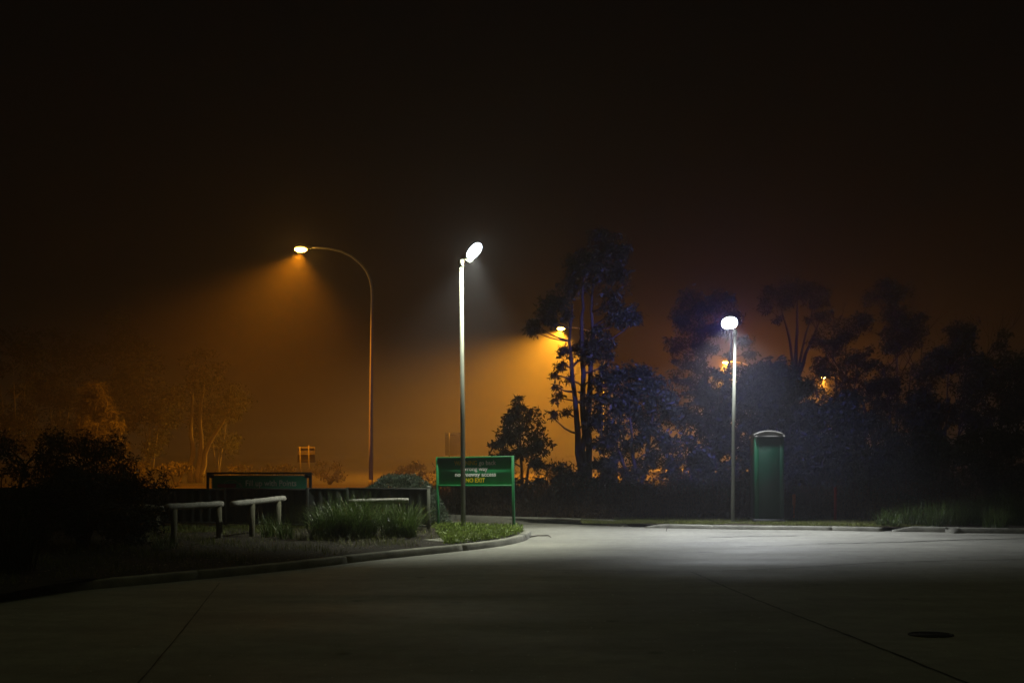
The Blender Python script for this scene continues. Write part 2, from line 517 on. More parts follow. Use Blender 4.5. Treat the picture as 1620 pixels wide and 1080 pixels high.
# middle floodlight
bm_ = Vector((-.972, 19.85, .12))
r = empty("floodlight_pole", bm_, "taller white floodlight on a pale pole in front of the green warning sign", "floodlight", "floodlights on poles")
topz = 5.48 - .12
m = MB(); m.tube([(0, 0, -.1), (0, 0, 0), (-.012, 0, 2.2), (-.038, 0, topz)], [.048, .048, .044, .036], 14)
m.build("pole", M['galv'], r, True)
m = MB(); m.cbox((-.11, -.11, -.02), (.11, .11, .02), .006)
for sx in (-1, 1):
    for sy in (-1, 1): m.tube([(sx * .08, sy * .08, .02), (sx * .08, sy * .08, .055)], .014, 6)
m.build("base_plate", M['galv'], r)
m = MB(); m.tube([(-.038, 0, topz - .10), (-.038, 0, topz + .05)], .049, 12)
m.tube([(-.03, 0, topz + .03), (.03, 0, topz + .06), (.14, 0, topz + .005), (.17, 0, topz + .03), (.20, -.02, topz + .12)], .014, 6)
m.tube([(-.03, .02, topz + .05), (.10, .05, topz + .14), (.2, .05, topz + .19)], .012, 6)
m.build("bracket", M['galv'], r)
D1 = Vector((.22, -.76, -.62)).normalized()
hc = Vector((.215, -.02, topz + .235))
M4 = flood_head(r, "floodlight", hc, D1, R(-62), (.39, .23), M['lenswhite'])
spot("flood_beam", r, hc + D1 * .08, aim((-.14, .10, -1)), FLOOD_MID, (.97, 1.0, .82), 98, .8, .10)
area("flood_spill_fill", r, hc + D1 * .06, M4.to_euler(), (.38, .25), 17, (.95, 1.0, .72))

# right floodlight
br = Vector(((1159 - 810) / FPX * 22.75, 22.75, .09))
r = empty("floodlight_pole", br, "shorter floodlight pole standing at the kerb beside the green portable toilet", "floodlight", "floodlights on poles")
topz = 4.45 - .09
m = MB(); m.tube([(0, 0, -.1), (0, 0, 0), (.02, 0, 2.2), (.058, 0, topz)], [.044, .044, .040, .035], 14)
m.build("pole", M['galv'], r, True)
m = MB(); m.cbox((-.10, -.10, -.02), (.10, .10, .02), .006)
m.build("base_plate", M['galv'], r)
m = MB(); m.tube([(.058, 0, topz - .10), (.058, 0, topz + .05)], .046, 12)
m.tube([(.05, 0, topz + .03), (-.02, -.03, topz + .05), (-.10, -.06, topz + .06), (-.10, -.10, topz + .15)], .014, 6)
m.build("bracket", M['galv'], r)
D2 = Vector((-.06, -.80, -.72)).normalized()
hc = Vector((-.10, -.12, topz + .20))
M4 = flood_head(r, "floodlight", hc, D2, 0, (.36, .34), M['lenswhite'])
spot("flood_beam", r, hc + D2 * .08, aim((0, -.44, -1)), FLOOD_RIGHT, (.92, .96, 1.0), 84, .95, .10).scale = (1.9, 1, 1)
spot("flood_spill_fill", r, hc + Vector((-.04, .24, .04)), aim((.16, .97, -.04)), 5200, (.22, .21, 1.0), 84, 1.0, .08)  # added blue light aimed backward to tint mist and trees, no lamp face there

# ------------------------------------------------------------------ lettering
def text_mesh(body, size, width, bold=.0):
    cu = bpy.data.curves.new("t", 'FONT'); cu.body = body; cu.size = size; cu.offset = bold; cu.extrude = .0015
    cu.align_x = 'LEFT'; cu.resolution_u = 3
    o = bpy.data.objects.new("t", cu); col.objects.link(o)
    dg = bpy.context.evaluated_depsgraph_get(); dg.update()
    me = bpy.data.meshes.new_from_object(o.evaluated_get(dg))
    bpy.data.objects.remove(o); bpy.data.curves.remove(cu)
    xs = [v.co.x for v in me.vertices]; a, b = min(xs), max(xs)
    k = width / (b - a)
    for v in me.vertices:                       # text plane XY -> sign plane XZ, facing -Y
        x, y, z = v.co
        v.co = ((x - a) * k, -z, y)
    return me

def lettering(body, size, x0, x1, z, parent, m_, y=-.004, bold=.0):
    me = text_mesh(body, size, x1 - x0, bold); me.name = "lettering"
    me.materials.append(m_)
    o = bpy.data.objects.new("lettering", me); col.objects.link(o); o.parent = parent
    o.location = (x0, y, z)
    return o

# ------------------------------------------------------------------ warning sign
pl, pr = gnd(693.5, 833, .12), gnd(813, 838, .12)
mid = (pl + pr) / 2
ang = math.atan2(pr.y - pl.y, pr.x - pl.x)
Wd = (pr - pl).length
s_ = empty("warning_sign", mid, "green framed warning sign reading NO EXIT on two posts behind the pole", "sign", rz=ang)
s_.rotation_euler = (0, R(-1.0), ang)
VPM = FPX / 20.5
PXM = 122.0 / Wd                               # photo pixels per metre on the sign
def sx(px): return (px - 753.2) / PXM
h2 = Wd / 2
zt, zb = 1.49, .885                             # top and bottom of the framed board above the bed
for sgn in (-1, 1):
    m = MB(); m.cbox((sgn * h2 - .024, -.024, -.25), (sgn * h2 + .024, .024, zt + .004), .004)
    m.build("post", M['signgreen'], s_)
m = MB(); m.cbox((-h2 + .0245, -.046, zt - .035), (h2 - .0245, .026, zt), .004); m.build("top_rail", M['signgreen'], s_)
m = MB(); m.cbox((-h2 + .0245, -.030, zb - .02), (h2 - .0245, .026, zb + .02), .004); m.build("bottom_rail", M['signgreen'], s_)
m = MB(); m.box((-h2 + .0245, .0, zb + .0205), (h2 - .0245, .010, zt - .0355))
bd = m.build("board", M['boardgreen'], s_)
def ln(yp): return zt - (yp - 721.0) / VPM      # baseline height on the board for a photo row
lettering("WARNING", .128, sx(720.5), sx(757.5), ln(734.4), bd, M['yellow'], bold=.0025)
lettering("go back", .128, sx(760.5), sx(788), ln(734.4), bd, M['white'], bold=.002)
lettering("wrong way", .122, sx(734.5), sx(774.5), ln(743.6), bd, M['white'], bold=.002)
lettering("no freeway access", .122, sx(721.5), sx(787.5), ln(752.6), bd, M['white'], bold=.0025)
lettering("NO EXIT", .124, sx(739), sx(770), ln(762.0), bd, M['yellow'], bold=.003)

# ------------------------------------------------------------------ points banner behind the fence
dB = 24.2
bl, brr = at(329, 760, dB), at(491.5, 760, dB)
bx = (bl.x + brr.x) / 2; bw = brr.x - bl.x
b_ = empty("banner_sign", (bx, dB, -.03), "low green banner reading Fill up with Points in a black frame behind the fence", "banner")
zT = at(0, 746.5, dB).z + .03
for sgn in (-1, 1):
    m = MB(); m.cbox((sgn * bw / 2 - .03, -.03, 0), (sgn * bw / 2 + .03, .03, zT - .05), .005)
    m.build("post", M['black'], b_)
    m = MB(); m.cbox((sgn * bw / 2 - .25, -.25, -.02), (sgn * bw / 2 + .25, .25, .03), .01); m.build("foot", M['black'], b_)
m = MB(); m.cbox((-bw / 2 - .03, -.032, zT - .0495), (bw / 2 + .03, .032, zT), .005); m.build("top_bar", M['black'], b_)
for sgn in (-1, 1):
    m = MB(); m.cbox((sgn * (bw / 2 - .09) - .058, -.02, zT - .14), (sgn * (bw / 2 - .09) + .058, .02, zT - .0505), .006); m.build("corner_bracket", M['black'], b_)
def bxx(px): return at(px, 0, dB).x - bx
def bzz(py): return at(0, py, dB).z + .03
m = MB(); m.box((bxx(335), -.006, .35), (bxx(486), .006, bzz(751.5)))
edge = m.build("banner", M['palegrey'], b_)
m = MB(); m.box((bxx(336.5), -.0085, .37), (bxx(484.5), -.0062, bzz(752.8)))
sheet = m.build("printed_sheet", M['bannergreen'], edge)
for k in range(9):
    x = bxx(350) + (bxx(480) - bxx(350)) * k / 8
    m = MB(); m.tube([(x, 0, bzz(752)), (x + .01, 0, zT - .05)], .005, 5); m.build("tie", M['black'], b_)
lettering("Fill up with Points", .20, bxx(389), bxx(469), bzz(768.2), sheet, M['pinkish'], y=-.012, bold=.002)
m = MB()                                        # printed emblem: arc, red band, nozzle mark
ac = (bxx(366), bzz(769))
arc = [(ac[0] + math.cos(a) * .20, ac[1] + math.sin(a) * .16) for a in np.linspace(R(165), R(20), 16)]
for i in range(15):
    (x0, z0), (x1, z1) = arc[i], arc[i+1]
    m.quads([[(x0, -.010, z0), (x1, -.010, z1), (ac[0] + (x1 - ac[0]) * .93, -.010, ac[1] + (z1 - ac[1]) * .93), (ac[0] + (x0 - ac[0]) * .93, -.010, ac[1] + (z0 - ac[1]) * .93)]])
m.quads([[(bxx(378), -.010, bzz(764)), (bxx(380), -.010, bzz(762.5)), (bxx(384.5), -.010, bzz(770)), (bxx(380), -.010, bzz(770))]])
m.build("emblem", M['palegrey'], sheet)
m = MB(); m.quads([[(bxx(344), -.0105, bzz(765.5)), (bxx(344), -.0105, bzz(771)), (bxx(373), -.0105, bzz(771)), (bxx(374), -.0105, bzz(764.5))]])
m.build("emblem_band", M['red'], sheet)

# ------------------------------------------------------------------ fence
fn = empty("steel_fence", (at(520, 0, 21.3).x, 21.3, .1), "low dark corrugated steel fence along the back of the planted island", "fence")
fo = fn.location
def fpanel(a, b, ztop, zbot):
    a, b = Vector((a[0], a[1], 0)), Vector((b[0], b[1], 0)); d = (b - a); ln_ = d.length; t = d.normalized(); nn = Vector((t.y, -t.x, 0))
    m = MB(); n = int(ln_ / .02); v, f = [], []
    for i in range(n + 1):
        q = i / n; s = (q * ln_ / .19) % 1.0
        off = .020 if .08 < s < .42 else (-.012 if .55 < s < .95 else 0.004)
        p = a + d * q + nn * off
        v += [(p.x - fo.x, p.y - fo.y, zbot - fo.z), (p.x - fo.x, p.y - fo.y, ztop - .03 - fo.z)]
    for i in range(n): f.append((2*i, 2*i+2, 2*i+3, 2*i+1))
    m.add(v, f); m.build("panel", M['fence'], fn)
    m = MB()
    A = a - fo; B = b - fo
    Mx = Matrix.Translation((A.x, A.y, 0)) @ Matrix.Rotation(math.atan2(t.y, t.x), 4, 'Z')
    m.cbox((.02, -.028, ztop - .045 - fo.z), (ln_ - .02, .028, ztop - fo.z), .004, Mx)
    m.build("top_rail", M['fence'], fn)
    m = MB(); m.cbox((.02, -.024, zbot - .01 - fo.z), (ln_ - .02, .024, zbot + .03 - fo.z), .004, Mx); m.build("bottom_rail", M['fence'], fn)
fpts = [((-14.5, 22.4), .93), ((-11.0, 22.0), .92), ((at(168, 0, 21.8).x, 21.8), .915), ((at(357, 0, 21.5).x, 21.5), .92), ((at(487, 0, 20.9).x, 20.9), .945), ((at(550, 0, 20.9).x, 20.9), .95), ((at(678, 0, 20.5).x, 20.5), .965)]
for (p, z0), (q, z1) in zip(fpts[:-1], fpts[1:]):
    fpanel(p, q, (z0 + z1) / 2, .17)
for i, (p, z) in enumerate(fpts):
    m = MB(); x, y = p[0] - fo.x, p[1] - fo.y
    m.cbox((x - .032, y - .032, -.2), (x + .032, y + .032, z + .012 - fo.z), .005)
    m.build("post", M['fencepost'] if i == len(fpts) - 1 else M['fence'], fn)
x, y = fpts[-1][0][0] - fo.x, fpts[-1][0][1] - fo.y
m = MB(); m.cbox((x - .036, y - .036, fpts[-1][1] + .0125 - fo.z), (x + .036, y + .036, fpts[-1][1] + .035 - fo.z), .008); m.build("post_cap", M['palegrey'], fn)

# ------------------------------------------------------------------ log barriers
def barrier(a, b, posts, label, rad=.058):
    a, b = Vector(a), Vector(b)
    o = empty("log_barrier", ((a.x + b.x) / 2, (a.y + b.y) / 2, .11), label, "barrier", "low timber log barriers on the island")
    O = o.location
    m = MB(); k = 14; P, Rr = [], []
    r_ = random.Random(int(abs(a.x) * 1000))
    for i in range(k + 1):
        t = i / k
        P.append(a.lerp(b, t) - O + Vector((0, 0, r_.uniform(-.004, .004)))); Rr.append(rad * r_.uniform(.96, 1.03))
    Rr[0] *= .9; Rr[-1] *= .9
    m.tube(P, Rr, 14); m.build("rail", M['timber'], o, False)
    for t, rr in posts:
        p = a.lerp(b, t) - O
        m = MB()
        m.tube([(p.x, p.y, -.3), (p.x, p.y, .2), (p.x + r_.uniform(-.01, .01), p.y, p.z - rad * .55)], [rr * 1.05, rr, rr * .97], 12)
        m.build("post", M['timberpost'], o, False)
    return o
barrier(at(262, 802, 17.3), at(352, 797, 18.3), [(.14, .055), (.94, .057)], "weathered log barrier on two posts, between the dark shrub and the banner", .060)
barrier(at(367, 797, 18.0), at(450, 788, 19.6), [(.36, .055), (.87, .055)], "tilted log barrier under the points banner, left of the strappy grass")
barrier(at(206, 800, 19.6), at(259, 805, 18.6), [(.15, .055), (.80, .055)], "log barrier half hidden behind the dark shrub at left")
barrier(at(552, 793.5, 19.0), at(646, 791.5, 18.9), [(.10, .05), (.90, .055)], "pale log barrier behind the large strappy grass by the fence end", .052)

# ------------------------------------------------------------------ portable toilet
tb = Vector((5.94, 23.22, .085))
t_ = empty("portable_toilet", tb, "tall green portable toilet with grey arched roof by the kerb", "portable toilet", rz=R(-6))
tw, tdp, th = .325, .40, 1.97
m = MB(); m.cbox((-tw, -tdp, .08), (tw, tdp, th), .02); wl = m.build("wall", M['toilet'], t_)
for sx_ in (-1, 1):
    m = MB(); m.cbox((sx_ * (tw - .045) - .05, -tdp - .004, .09), (sx_ * (tw - .045) + .05, -tdp + .04, th - .005), .01); m.build("corner_post", M['toiletlit' if sx_ < 0 else 'toilet'], t_)  # only the left post takes the lit copy of the green
m = MB(); m.cbox((-tw + .10, -tdp - .003, .12), (tw - .10, -tdp + .02, th - .05), .003); dr = m.build("rear_panel", M['toilet'], t_)
m = MB(); m.cbox((-tw - .03, -tdp - .04, -.02), (tw + .03, tdp + .04, .079), .01); m.build("base", M['black'], t_)
m = MB(); v, f = [], []
K = 14
for yy, kk in ((-tdp - .035, .0), (-tdp - .03, .012), (tdp + .03, .012), (tdp + .035, 0.0)):
    for i in range(K + 1):
        a = -1 + 2 * i / K
        v.append((a * (tw + .012), yy, th + .045 + kk + .085 * (1 - abs(a) ** 2.4)))
    for i in range(K + 1):
        a = 1 - 2 * i / K
        v.append((a * (tw + .012), yy, th + .004))
n_ = 2 * (K + 1)
for q in range(3):
    for i in range(n_):
        j = (i + 1) % n_
        f.append((q*n_+i, q*n_+j, (q+1)*n_+j, (q+1)*n_+i))
f.append(list(range(n_))); f.append([3*n_ + i for i in range(n_-1, -1, -1)])
m.add(v, f); rf = m.build("roof", M['roofgrey'], t_)
m = MB()
for i in range(K):
    a0, a1 = -.86 + 1.72 * i / K, -.86 + 1.72 * (i + 1) / K
    z0, z1 = th + .04 + .075 * (1 - abs(a0) ** 2.4), th + .04 + .075 * (1 - abs(a1) ** 2.4)
    m.box((0, 0, 0), (1, 1, 1), Matrix(((a1 * tw - a0 * tw, 0, 0, a0 * tw), (0, .012, 0, -tdp - .046), (z1 - z0, 0, .022, z0 - .01), (0, 0, 0, 1))))
m.build("roof_lip", M['roofgrey'], rf)
m = MB(); m.tube([(-.24, tdp - .2, th + .08), (-.24, tdp - .2, th + .16)], .05, 10); m.build("vent_pipe", M['roofgrey'], t_)

# stake, marker, manhole, pit
sp = gnd(1321.5, 824, .09)
m = MB(); m.cbox((-.03, -.02, -.05), (.03, .02, .80), .006, Matrix.Translation(sp)); tag(m.build("marker_stake", M['stake']), "thin red painted stake standing right of the portable toilet", "stake")
sp = gnd(1256, 819, .09)
m = MB(); m.tube([sp, sp + Vector((0, 0, .42))], .018, 6); m.cbox((-.04, -.01, .26), (.04, .01, .58), .004, Matrix.Translation(sp)); tag(m.build("marker_peg", M['orangeplastic']), "short dull orange marker peg just right of the portable toilet", "marker")
mh = gnd(1472.5, 1004)
me_ = empty("manhole_cover", mh, "dark oval iron cover set in the right foreground road", "manhole")
m = MB(); m.tube([(0, 0, -.02), (0, 0, .007)], .225, 40); m.build("lid", M['iron'], me_)
m = MB(); v, f = [], []
me_.scale = (.80, .52, 1)
for k in range(40):
    a = 2 * math.pi * k / 40
    for rr, z in ((.228, .0105), (.26, .0105), (.262, -.01), (.228, -.01)): v.append((math.cos(a) * rr, math.sin(a) * rr, z))
for k in range(40):
    j = (k + 1) % 40
    for q in range(4): f.append((k*4+q, k*4+(q+1) % 4, j*4+(q+1) % 4, j*4+q))
m.add(v, f); m.build("rim", M['iron'], me_)
dp = empty("drain_pit", Vector((-1.06, 17.84, .115)), "concrete stormwater drain inlet set into the island kerb", "drain")
O = dp.location
m = MB()
Mx = Matrix.Rotation(R(48), 4, 'Z')
m.cbox((-.46, -.26, .0), (.46, .30, .035), .01, Mx); m.build("slab", M['kerb'], dp)
m = MB(); m.box((-.30, -.40, -.01), (.46, -.2605, .008), Mx); m.build("opening_shade", M['tar'], dp)  # flat dark strip painted in for the shade of the inlet gap

# backs of road signs in the fog
def back_sign(px0, px1, py0, py1, posts, d, label):
    a, b = at(px0, py0, d), at(px1, py1, d)
    o = empty("road_sign", ((a.x + b.x) / 2, d, -.03), label, "road sign", "road signs seen from behind in the fog")
    O = o.location
    m = MB(); m.cbox((a.x - O.x, .03, b.z - O.z), (b.x - O.x, .045, a.z - O.z), .004); pn = m.build("panel", M['alu'], o)
    k = 3
    for i in range(k):
        z = b.z + (a.z - b.z) * (i + .25) / (k - .5)
        m = MB(); m.box((a.x - O.x + .02, .005, z - O.z - .02), (b.x - O.x - .02, .0295, z - O.z + .02)); m.build("stiffener", M['alu'], pn)
    for p0, p1, ptop in posts:
        t = at(p0, ptop, d) - O; q = at(p1, 760, d) - O
        m = MB(); m.tube([(q.x, -.03, 0), (t.x, -.03, t.z)], .032, 8); m.build("post", M['galv'], o)
    return o
back_sign(470.5, 498, 706.5, 731, [(474.5, 477, 706), (488.5, 489.5, 704)], 45.5, "back of a two post road sign in the fog just above the banner")
back_sign(704, 731, 684, 720, [(710.5, 711, 684), (729, 729, 684)], 64, "faint back of a road sign in the fog above the warning sign")

# ------------------------------------------------------------------ vegetation
def unit(n):
    v = rng.normal(size=(n, 3)); return v / np.linalg.norm(v, axis=1, keepdims=True)

def leaf_quads(cen, length, width, droop=.0, up=0.0):
    """rhombic leaves; droop pulls their axis down"""
    n = len(cen)
    ax = unit(n); ax[:, 2] -= droop; ax[:, 2] += up
    ax /= np.linalg.norm(ax, axis=1, keepdims=True)
    sd = np.cross(ax, unit(n)); sd /= np.linalg.norm(sd, axis=1, keepdims=True) + 1e-9
    L_ = (length * rng.uniform(.4, 1.5, n))[:, None]; W_ = (width * rng.uniform(.5, 1.5, n))[:, None]
    a = cen; b = cen + ax * L_ * .45 + sd * W_ * .5; c_ = cen + ax * L_; d = cen + ax * L_ * .45 - sd * W_ * .5
    return np.stack([a, b, c_, d], axis=1)

def clump_points(c0, r, n, tw=7, flat=.8):
    """leaves gathered round twig tips inside an ellipsoid: gaps between the tips stay open"""
    tips = c0 + unit(tw) * (r * rng.uniform(.35, 1.0, tw))[:, None] * np.array([1, 1, flat])
    k = rng.integers(0, tw, n)
    return tips, tips[k] + rng.normal(size=(n, 3)) * r * .22 * np.array([1, 1, .8])

def bent(a, b, n=5, sag=.08, r=None):
    a, b = np.array(a, float), np.array(b, float); L_ = np.linalg.norm(b - a)
    off = rng.normal(size=3) * sag * L_
    return [tuple(a + (b - a) * t + off * math.sin(math.pi * t)) for t in np.linspace(0, 1, n)]

def tree(name, label, base, trunks, clumps, leaf='leaf', bark='barkdark', ll=.15, lw=.045, per=260, droop=.5, r0=.14, cat="tree", group=None, limb=.022, fill=1.0):
    """base: world point; trunks: lists of world points; clumps: (world point, radius)"""
    o = empty(name, base, label, cat, group)
    O = np.array(base)
    tm, lm = MB(), MB()
    nodes = []
    for tr in trunks:
        k = len(tr); P = [np.array(p) - O for p in tr]; rad = [max(r0 * (1 - .8 * i / (k - 1)), .02) for i in range(k)]
        Q, RR = [], []
        for i in range(k - 1):
            for t in (0, .33, .67):
                Q.append(P[i] * (1 - t) + P[i+1] * t + (rng.normal(size=3) * rad[i] * .3 if i or t else 0)); RR.append(rad[i] * (1 - t) + rad[i+1] * t)
        Q.append(P[-1]); RR.append(rad[-1])
        tm.tube([tuple(q) for q in Q], RR, 8)
        nodes += list(zip(Q, RR))
    for cp, r in clumps:
        c0 = np.array(cp) - O
        best = min(nodes, key=lambda q: np.linalg.norm(q[0] - c0) + 1.4 * max(0, q[0][2] - c0[2] + .25 * np.linalg.norm((q[0] - c0)[:2])))
        tm.tube(bent(best[0], c0, 5, .07), np.linspace(min(best[1] * .7, limb * 1.8 + r * .02), limb * .5, 5), 6)
        n = int(per * fill * (r / .5) ** 1.7)
        tips, pts = clump_points(c0, r, n, tw=max(6, int(11 * r / .5)))
        for tp in tips: tm.tube(bent(c0, tp, 3, .1), [limb * .45, limb * .3, .004], 4, False)
        lm.quads(leaf_quads(pts, ll, lw, droop))
    tm.build("trunk", M[bark], o, True)
    lm.build("crown", M[leaf], o)
    return o

def pxclumps(lst, d, spread):
    o = []
    for x, y, r in lst:
        dd = d + rng.uniform(-spread, spread)
        o.append((at(x, y, dd), r / FPX * dd))
    return o

# tall three-trunked gum
D = 32.0
gum = [(868, 500, 24), (848, 512, 17), (842, 522, 12), (885, 474, 24), (872, 484, 18), (905, 450, 26), (893, 498, 14), (925, 410, 34), (950, 385, 30), (972, 405, 26), (940, 432, 30), (978, 440, 26), (905, 425, 22),
       (962, 478, 26), (985, 500, 22), (1002, 492, 16), (975, 505, 18), (1003, 508, 10), (928, 545, 26), (952, 548, 24), (912, 552, 18), (938, 562, 20), (962, 538, 16), (945, 520, 12), (888, 575, 13), (878, 592, 10), (893, 555, 12), (902, 600, 9), (884, 630, 12), (872, 655, 11), (895, 650, 10), (880, 612, 8), (955, 590, 9), (956, 560, 14), (958, 578, 10), (952, 610, 8)]
bs = at(920, 815, D); bs.z = .05
trs = [[bs, at(918, 745, D), at(911, 660, D - .1), at(906, 600, D - .2), at(901, 540, D - .2), at(905, 480, D - .3)],
       [bs + Vector((.08, .1, 0)), at(923, 740, D + .1), at(922, 660, D + .2), at(923, 590, D + .1), at(920, 520, D + .1), at(921, 470, D), at(926, 415, D)],
       [bs + Vector((.2, 0, 0)), at(930, 730, D), at(932, 650, D + .2), at(935, 580, D + .3), at(938, 540, D + .3), at(936, 470, D + .3), at(945, 400, D)]]
tree("gum_tree", "tall slender gum tree with three trunks beside the nearer hazy orange lamp", bs, trs, pxclumps(gum, D, .9), ll=.16, lw=.05, per=520, r0=.13, group="trees behind the far kerb")

# small tree by the sign
D = 30.0
sm = [(822, 640, 14), (820, 655, 18), (805, 668, 18), (838, 665, 20), (800, 690, 22), (822, 688, 24), (848, 690, 22), (790, 702, 14), (862, 705, 16), (812, 715, 24), (840, 718, 24), (795, 722, 16), (855, 730, 18), (821, 630, 7)]
bs = at(826, 822, D); bs.z = .05
tree("small_tree", "small leafy tree with pointed top rising behind the warning sign", bs, [[bs, at(826, 760, D), at(823, 700, D), at(821, 640, D)], [bs, at(836, 740, D), at(848, 690, D)]], pxclumps(sm, D, .5), ll=.14, lw=.05, per=620, r0=.06, droop=.3, group="trees behind the far kerb")

# rounded dark tree
D = 30.5
rd = []
for x, y, r in [(1000, 590, 24), (975, 598, 24), (1022, 598, 26), (955, 612, 24), (1040, 615, 26), (945, 632, 22), (1055, 635, 22), (985, 625, 30), (1015, 630, 30), (960, 655, 28), (1045, 660, 26), (1000, 660, 32), (975, 685, 28), (1025, 690, 28), (945, 670, 22), (1062, 652, 14), (950, 700, 22), (1050, 695, 20), (995, 710, 26), (965, 730, 22), (1035, 725, 22), (1060, 705, 14), (940, 735, 18), (1010, 745, 20)]:
    rd.append((x, y, r))
bs = at(1005, 818, D); bs.z = .05
tree("bushy_tree", "dense round crowned tree between the tall gum and the right floodlight pole", bs, [[bs, at(1006, 770, D), at(1000, 700, D), at(995, 630, D)], [bs, at(1018, 750, D), at(1028, 690, D + .3), at(1035, 640, D)], [bs, at(990, 750, D), at(972, 690, D)]], pxclumps(rd, D, .9), ll=.14, lw=.06, per=620, r0=.09, droop=.3, group="trees behind the far kerb")

# tree behind right floodlight
D = 38.0
fl = [(1090, 475, 24), (1075, 495, 20), (1110, 490, 26), (1135, 480, 24), (1085, 520, 24), (1115, 525, 26), (1140, 520, 20), (1070, 545, 20), (1095, 550, 24), (1122, 552, 18), (1080, 575, 20), (1108, 580, 20), (1090, 605, 18), (1072, 600, 12), (1120, 600, 18), (1102, 630, 16), (1165, 500, 18), (1172, 540, 16), (1185, 560, 14), (1090, 650, 16), (1112, 665, 18), (1150, 470, 14), (1152, 562, 9), (1140, 592, 10), (1160, 585, 9)]
bs = at(1128, 800, D); bs.z = 0
tree("gum_tree", "loose crowned gum tree standing directly behind the right floodlight", bs, [[bs, at(1126, 720, D), at(1118, 620, D), at(1110, 540, D), at(1105, 490, D)], [bs + Vector((.2, 0, 0)), at(1138, 700, D), at(1150, 600, D), at(1160, 510, D)]], pxclumps(fl, D, 1.0), ll=.16, lw=.05, per=380, r0=.12, group="trees behind the far kerb")

# fan gum
D = 46.0
fg = [(1225, 462, 18), (1250, 450, 20), (1275, 448, 18), (1298, 462, 16), (1215, 485, 16), (1240, 475, 18), (1265, 470, 18), (1288, 480, 16), (1305, 478, 10), (1232, 505, 12), (1300, 500, 12), (1280, 505, 9), (1210, 470, 10)]
bs = at(1258, 800, D); bs.z = 0
tree("gum_tree", "umbrella shaped gum with fanning bare limbs right of the right floodlight", bs,
     [[bs, at(1258, 700, D), at(1262, 590, D), at(1272, 540, D), at(1285, 490, D)], [bs, at(1256, 600, D), at(1250, 540, D), at(1235, 485, D)], [at(1258, 620, D), at(1260, 540, D), at(1262, 470, D)], [at(1258, 610, D), at(1275, 560, D), at(1300, 500, D)]],
     pxclumps(fg, D, 1.2), ll=.17, lw=.05, per=300, r0=.12, group="trees behind the far kerb")

# dark wood at right and shrub masses: each its own plant
def blob_clumps(cx, cy, w_, h_, n, d, spread, rr=(14, 24)):
    o = []
    while len(o) < n:
        x, y = rng.uniform(-1, 1), rng.uniform(-1, 1)
        if x * x + y * y > 1: continue
        o.append((cx + x * w_, cy + y * h_, rng.uniform(*rr)))
    return pxclumps(o, d, spread)

def shrubby(name, label, px, d, ytop, wpx, n, leaf='leaf', ll=.14, lw=.055, per=260, ybot=None, cat="tree", group="trees behind the far kerb", rr=(14, 26), bark='barkdark', base=None):
    yb = (HOR + EYE * FPX / d) if base is None else base
    bs = at(px, yb, d); bs.z = 0.02
    lo = ybot if ybot else yb - 8
    cy = (ytop + lo) / 2
    cl = blob_clumps(px, cy, wpx, (lo - ytop) / 2 - 4, n, d, wpx / FPX * d * .8, rr)
    cl = [(p, r) for p, r in cl if p.z - r * .5 > .0]
    top = at(px, cy - (lo - ytop) * .2, d)
    return tree(name, label, bs, [[bs, (bs + top) / 2 + Vector((rng.uniform(-.2, .2), 0, 0)), top], [bs, at(px - wpx * .4, cy, d)], [bs, at(px + wpx * .4, cy, d)]], cl, leaf=leaf, ll=ll, lw=lw, per=per, r0=.07, droop=.3, cat=cat, group=group, bark=bark)

shrubby("bushy_tree", "broad dark tree low behind the right floodlight pole", 1150, 34, 588, 75, 40, ll=.16, lw=.07, rr=(18, 30), per=420)
shrubby("bushy_tree", "broad dark tree directly behind the portable toilet", 1225, 33, 570, 62, 40, ll=.16, lw=.07, rr=(18, 30), per=420)
shrubby("bushy_tree", "dark tree whose slope of leaves falls right of the portable toilet", 1300, 34, 612, 62, 34, ll=.16, lw=.07, rr=(18, 30), per=420)
shrubby("bushy_tree", "dark tree in front of the fanning gum, above the portable toilet roof", 1245, 36, 572, 40, 34, ll=.16, lw=.07, rr=(16, 26), per=420)
shrubby("bushy_tree", "dark low tree between the portable toilet and the red stake", 1300, 31, 690, 50, 30, ll=.14, lw=.06, rr=(16, 26), per=420)
shrubby("gum_tree", "dark leafy tree with the farthest orange lamp at its left edge", 1338, 44, 470, 44, 40, ybot=690, rr=(12, 22))
shrubby("gum_tree", "tall black tree crowned with bare twigs at upper right", 1420, 42, 440, 55, 46, ybot=720, rr=(14, 24))
shrubby("bushy_tree", "black rounded tree second from the right edge of the wood", 1500, 38, 510, 62, 44, rr=(16, 28), per=400)
shrubby("bushy_tree", "black tree at the right edge of the wood", 1590, 36, 520, 60, 44, rr=(16, 28), per=400)
shrubby("bushy_tree", "low black shrub tree behind the red stake", 1370, 32, 660, 62, 34, rr=(16, 28), per=400)
shrubby("bushy_tree", "low black shrub tree behind the strappy grass at right", 1465, 31, 680, 62, 34, rr=(16, 28), per=400)
shrubby("bushy_tree", "low black shrub tree at the far right above the strappy grass", 1570, 30, 670, 62, 34, rr=(16, 28), per=400)
shrubby("bushy_tree", "dark shrubby tree under the tall gum, between small tree and round tree", 880, 29.5, 735, 40, 22, rr=(12, 20), ll=.12, lw=.045)
shrubby("bushy_tree", "dark shrub left of the right floodlight pole foot", 1085, 30, 690, 46, 26, rr=(14, 24))

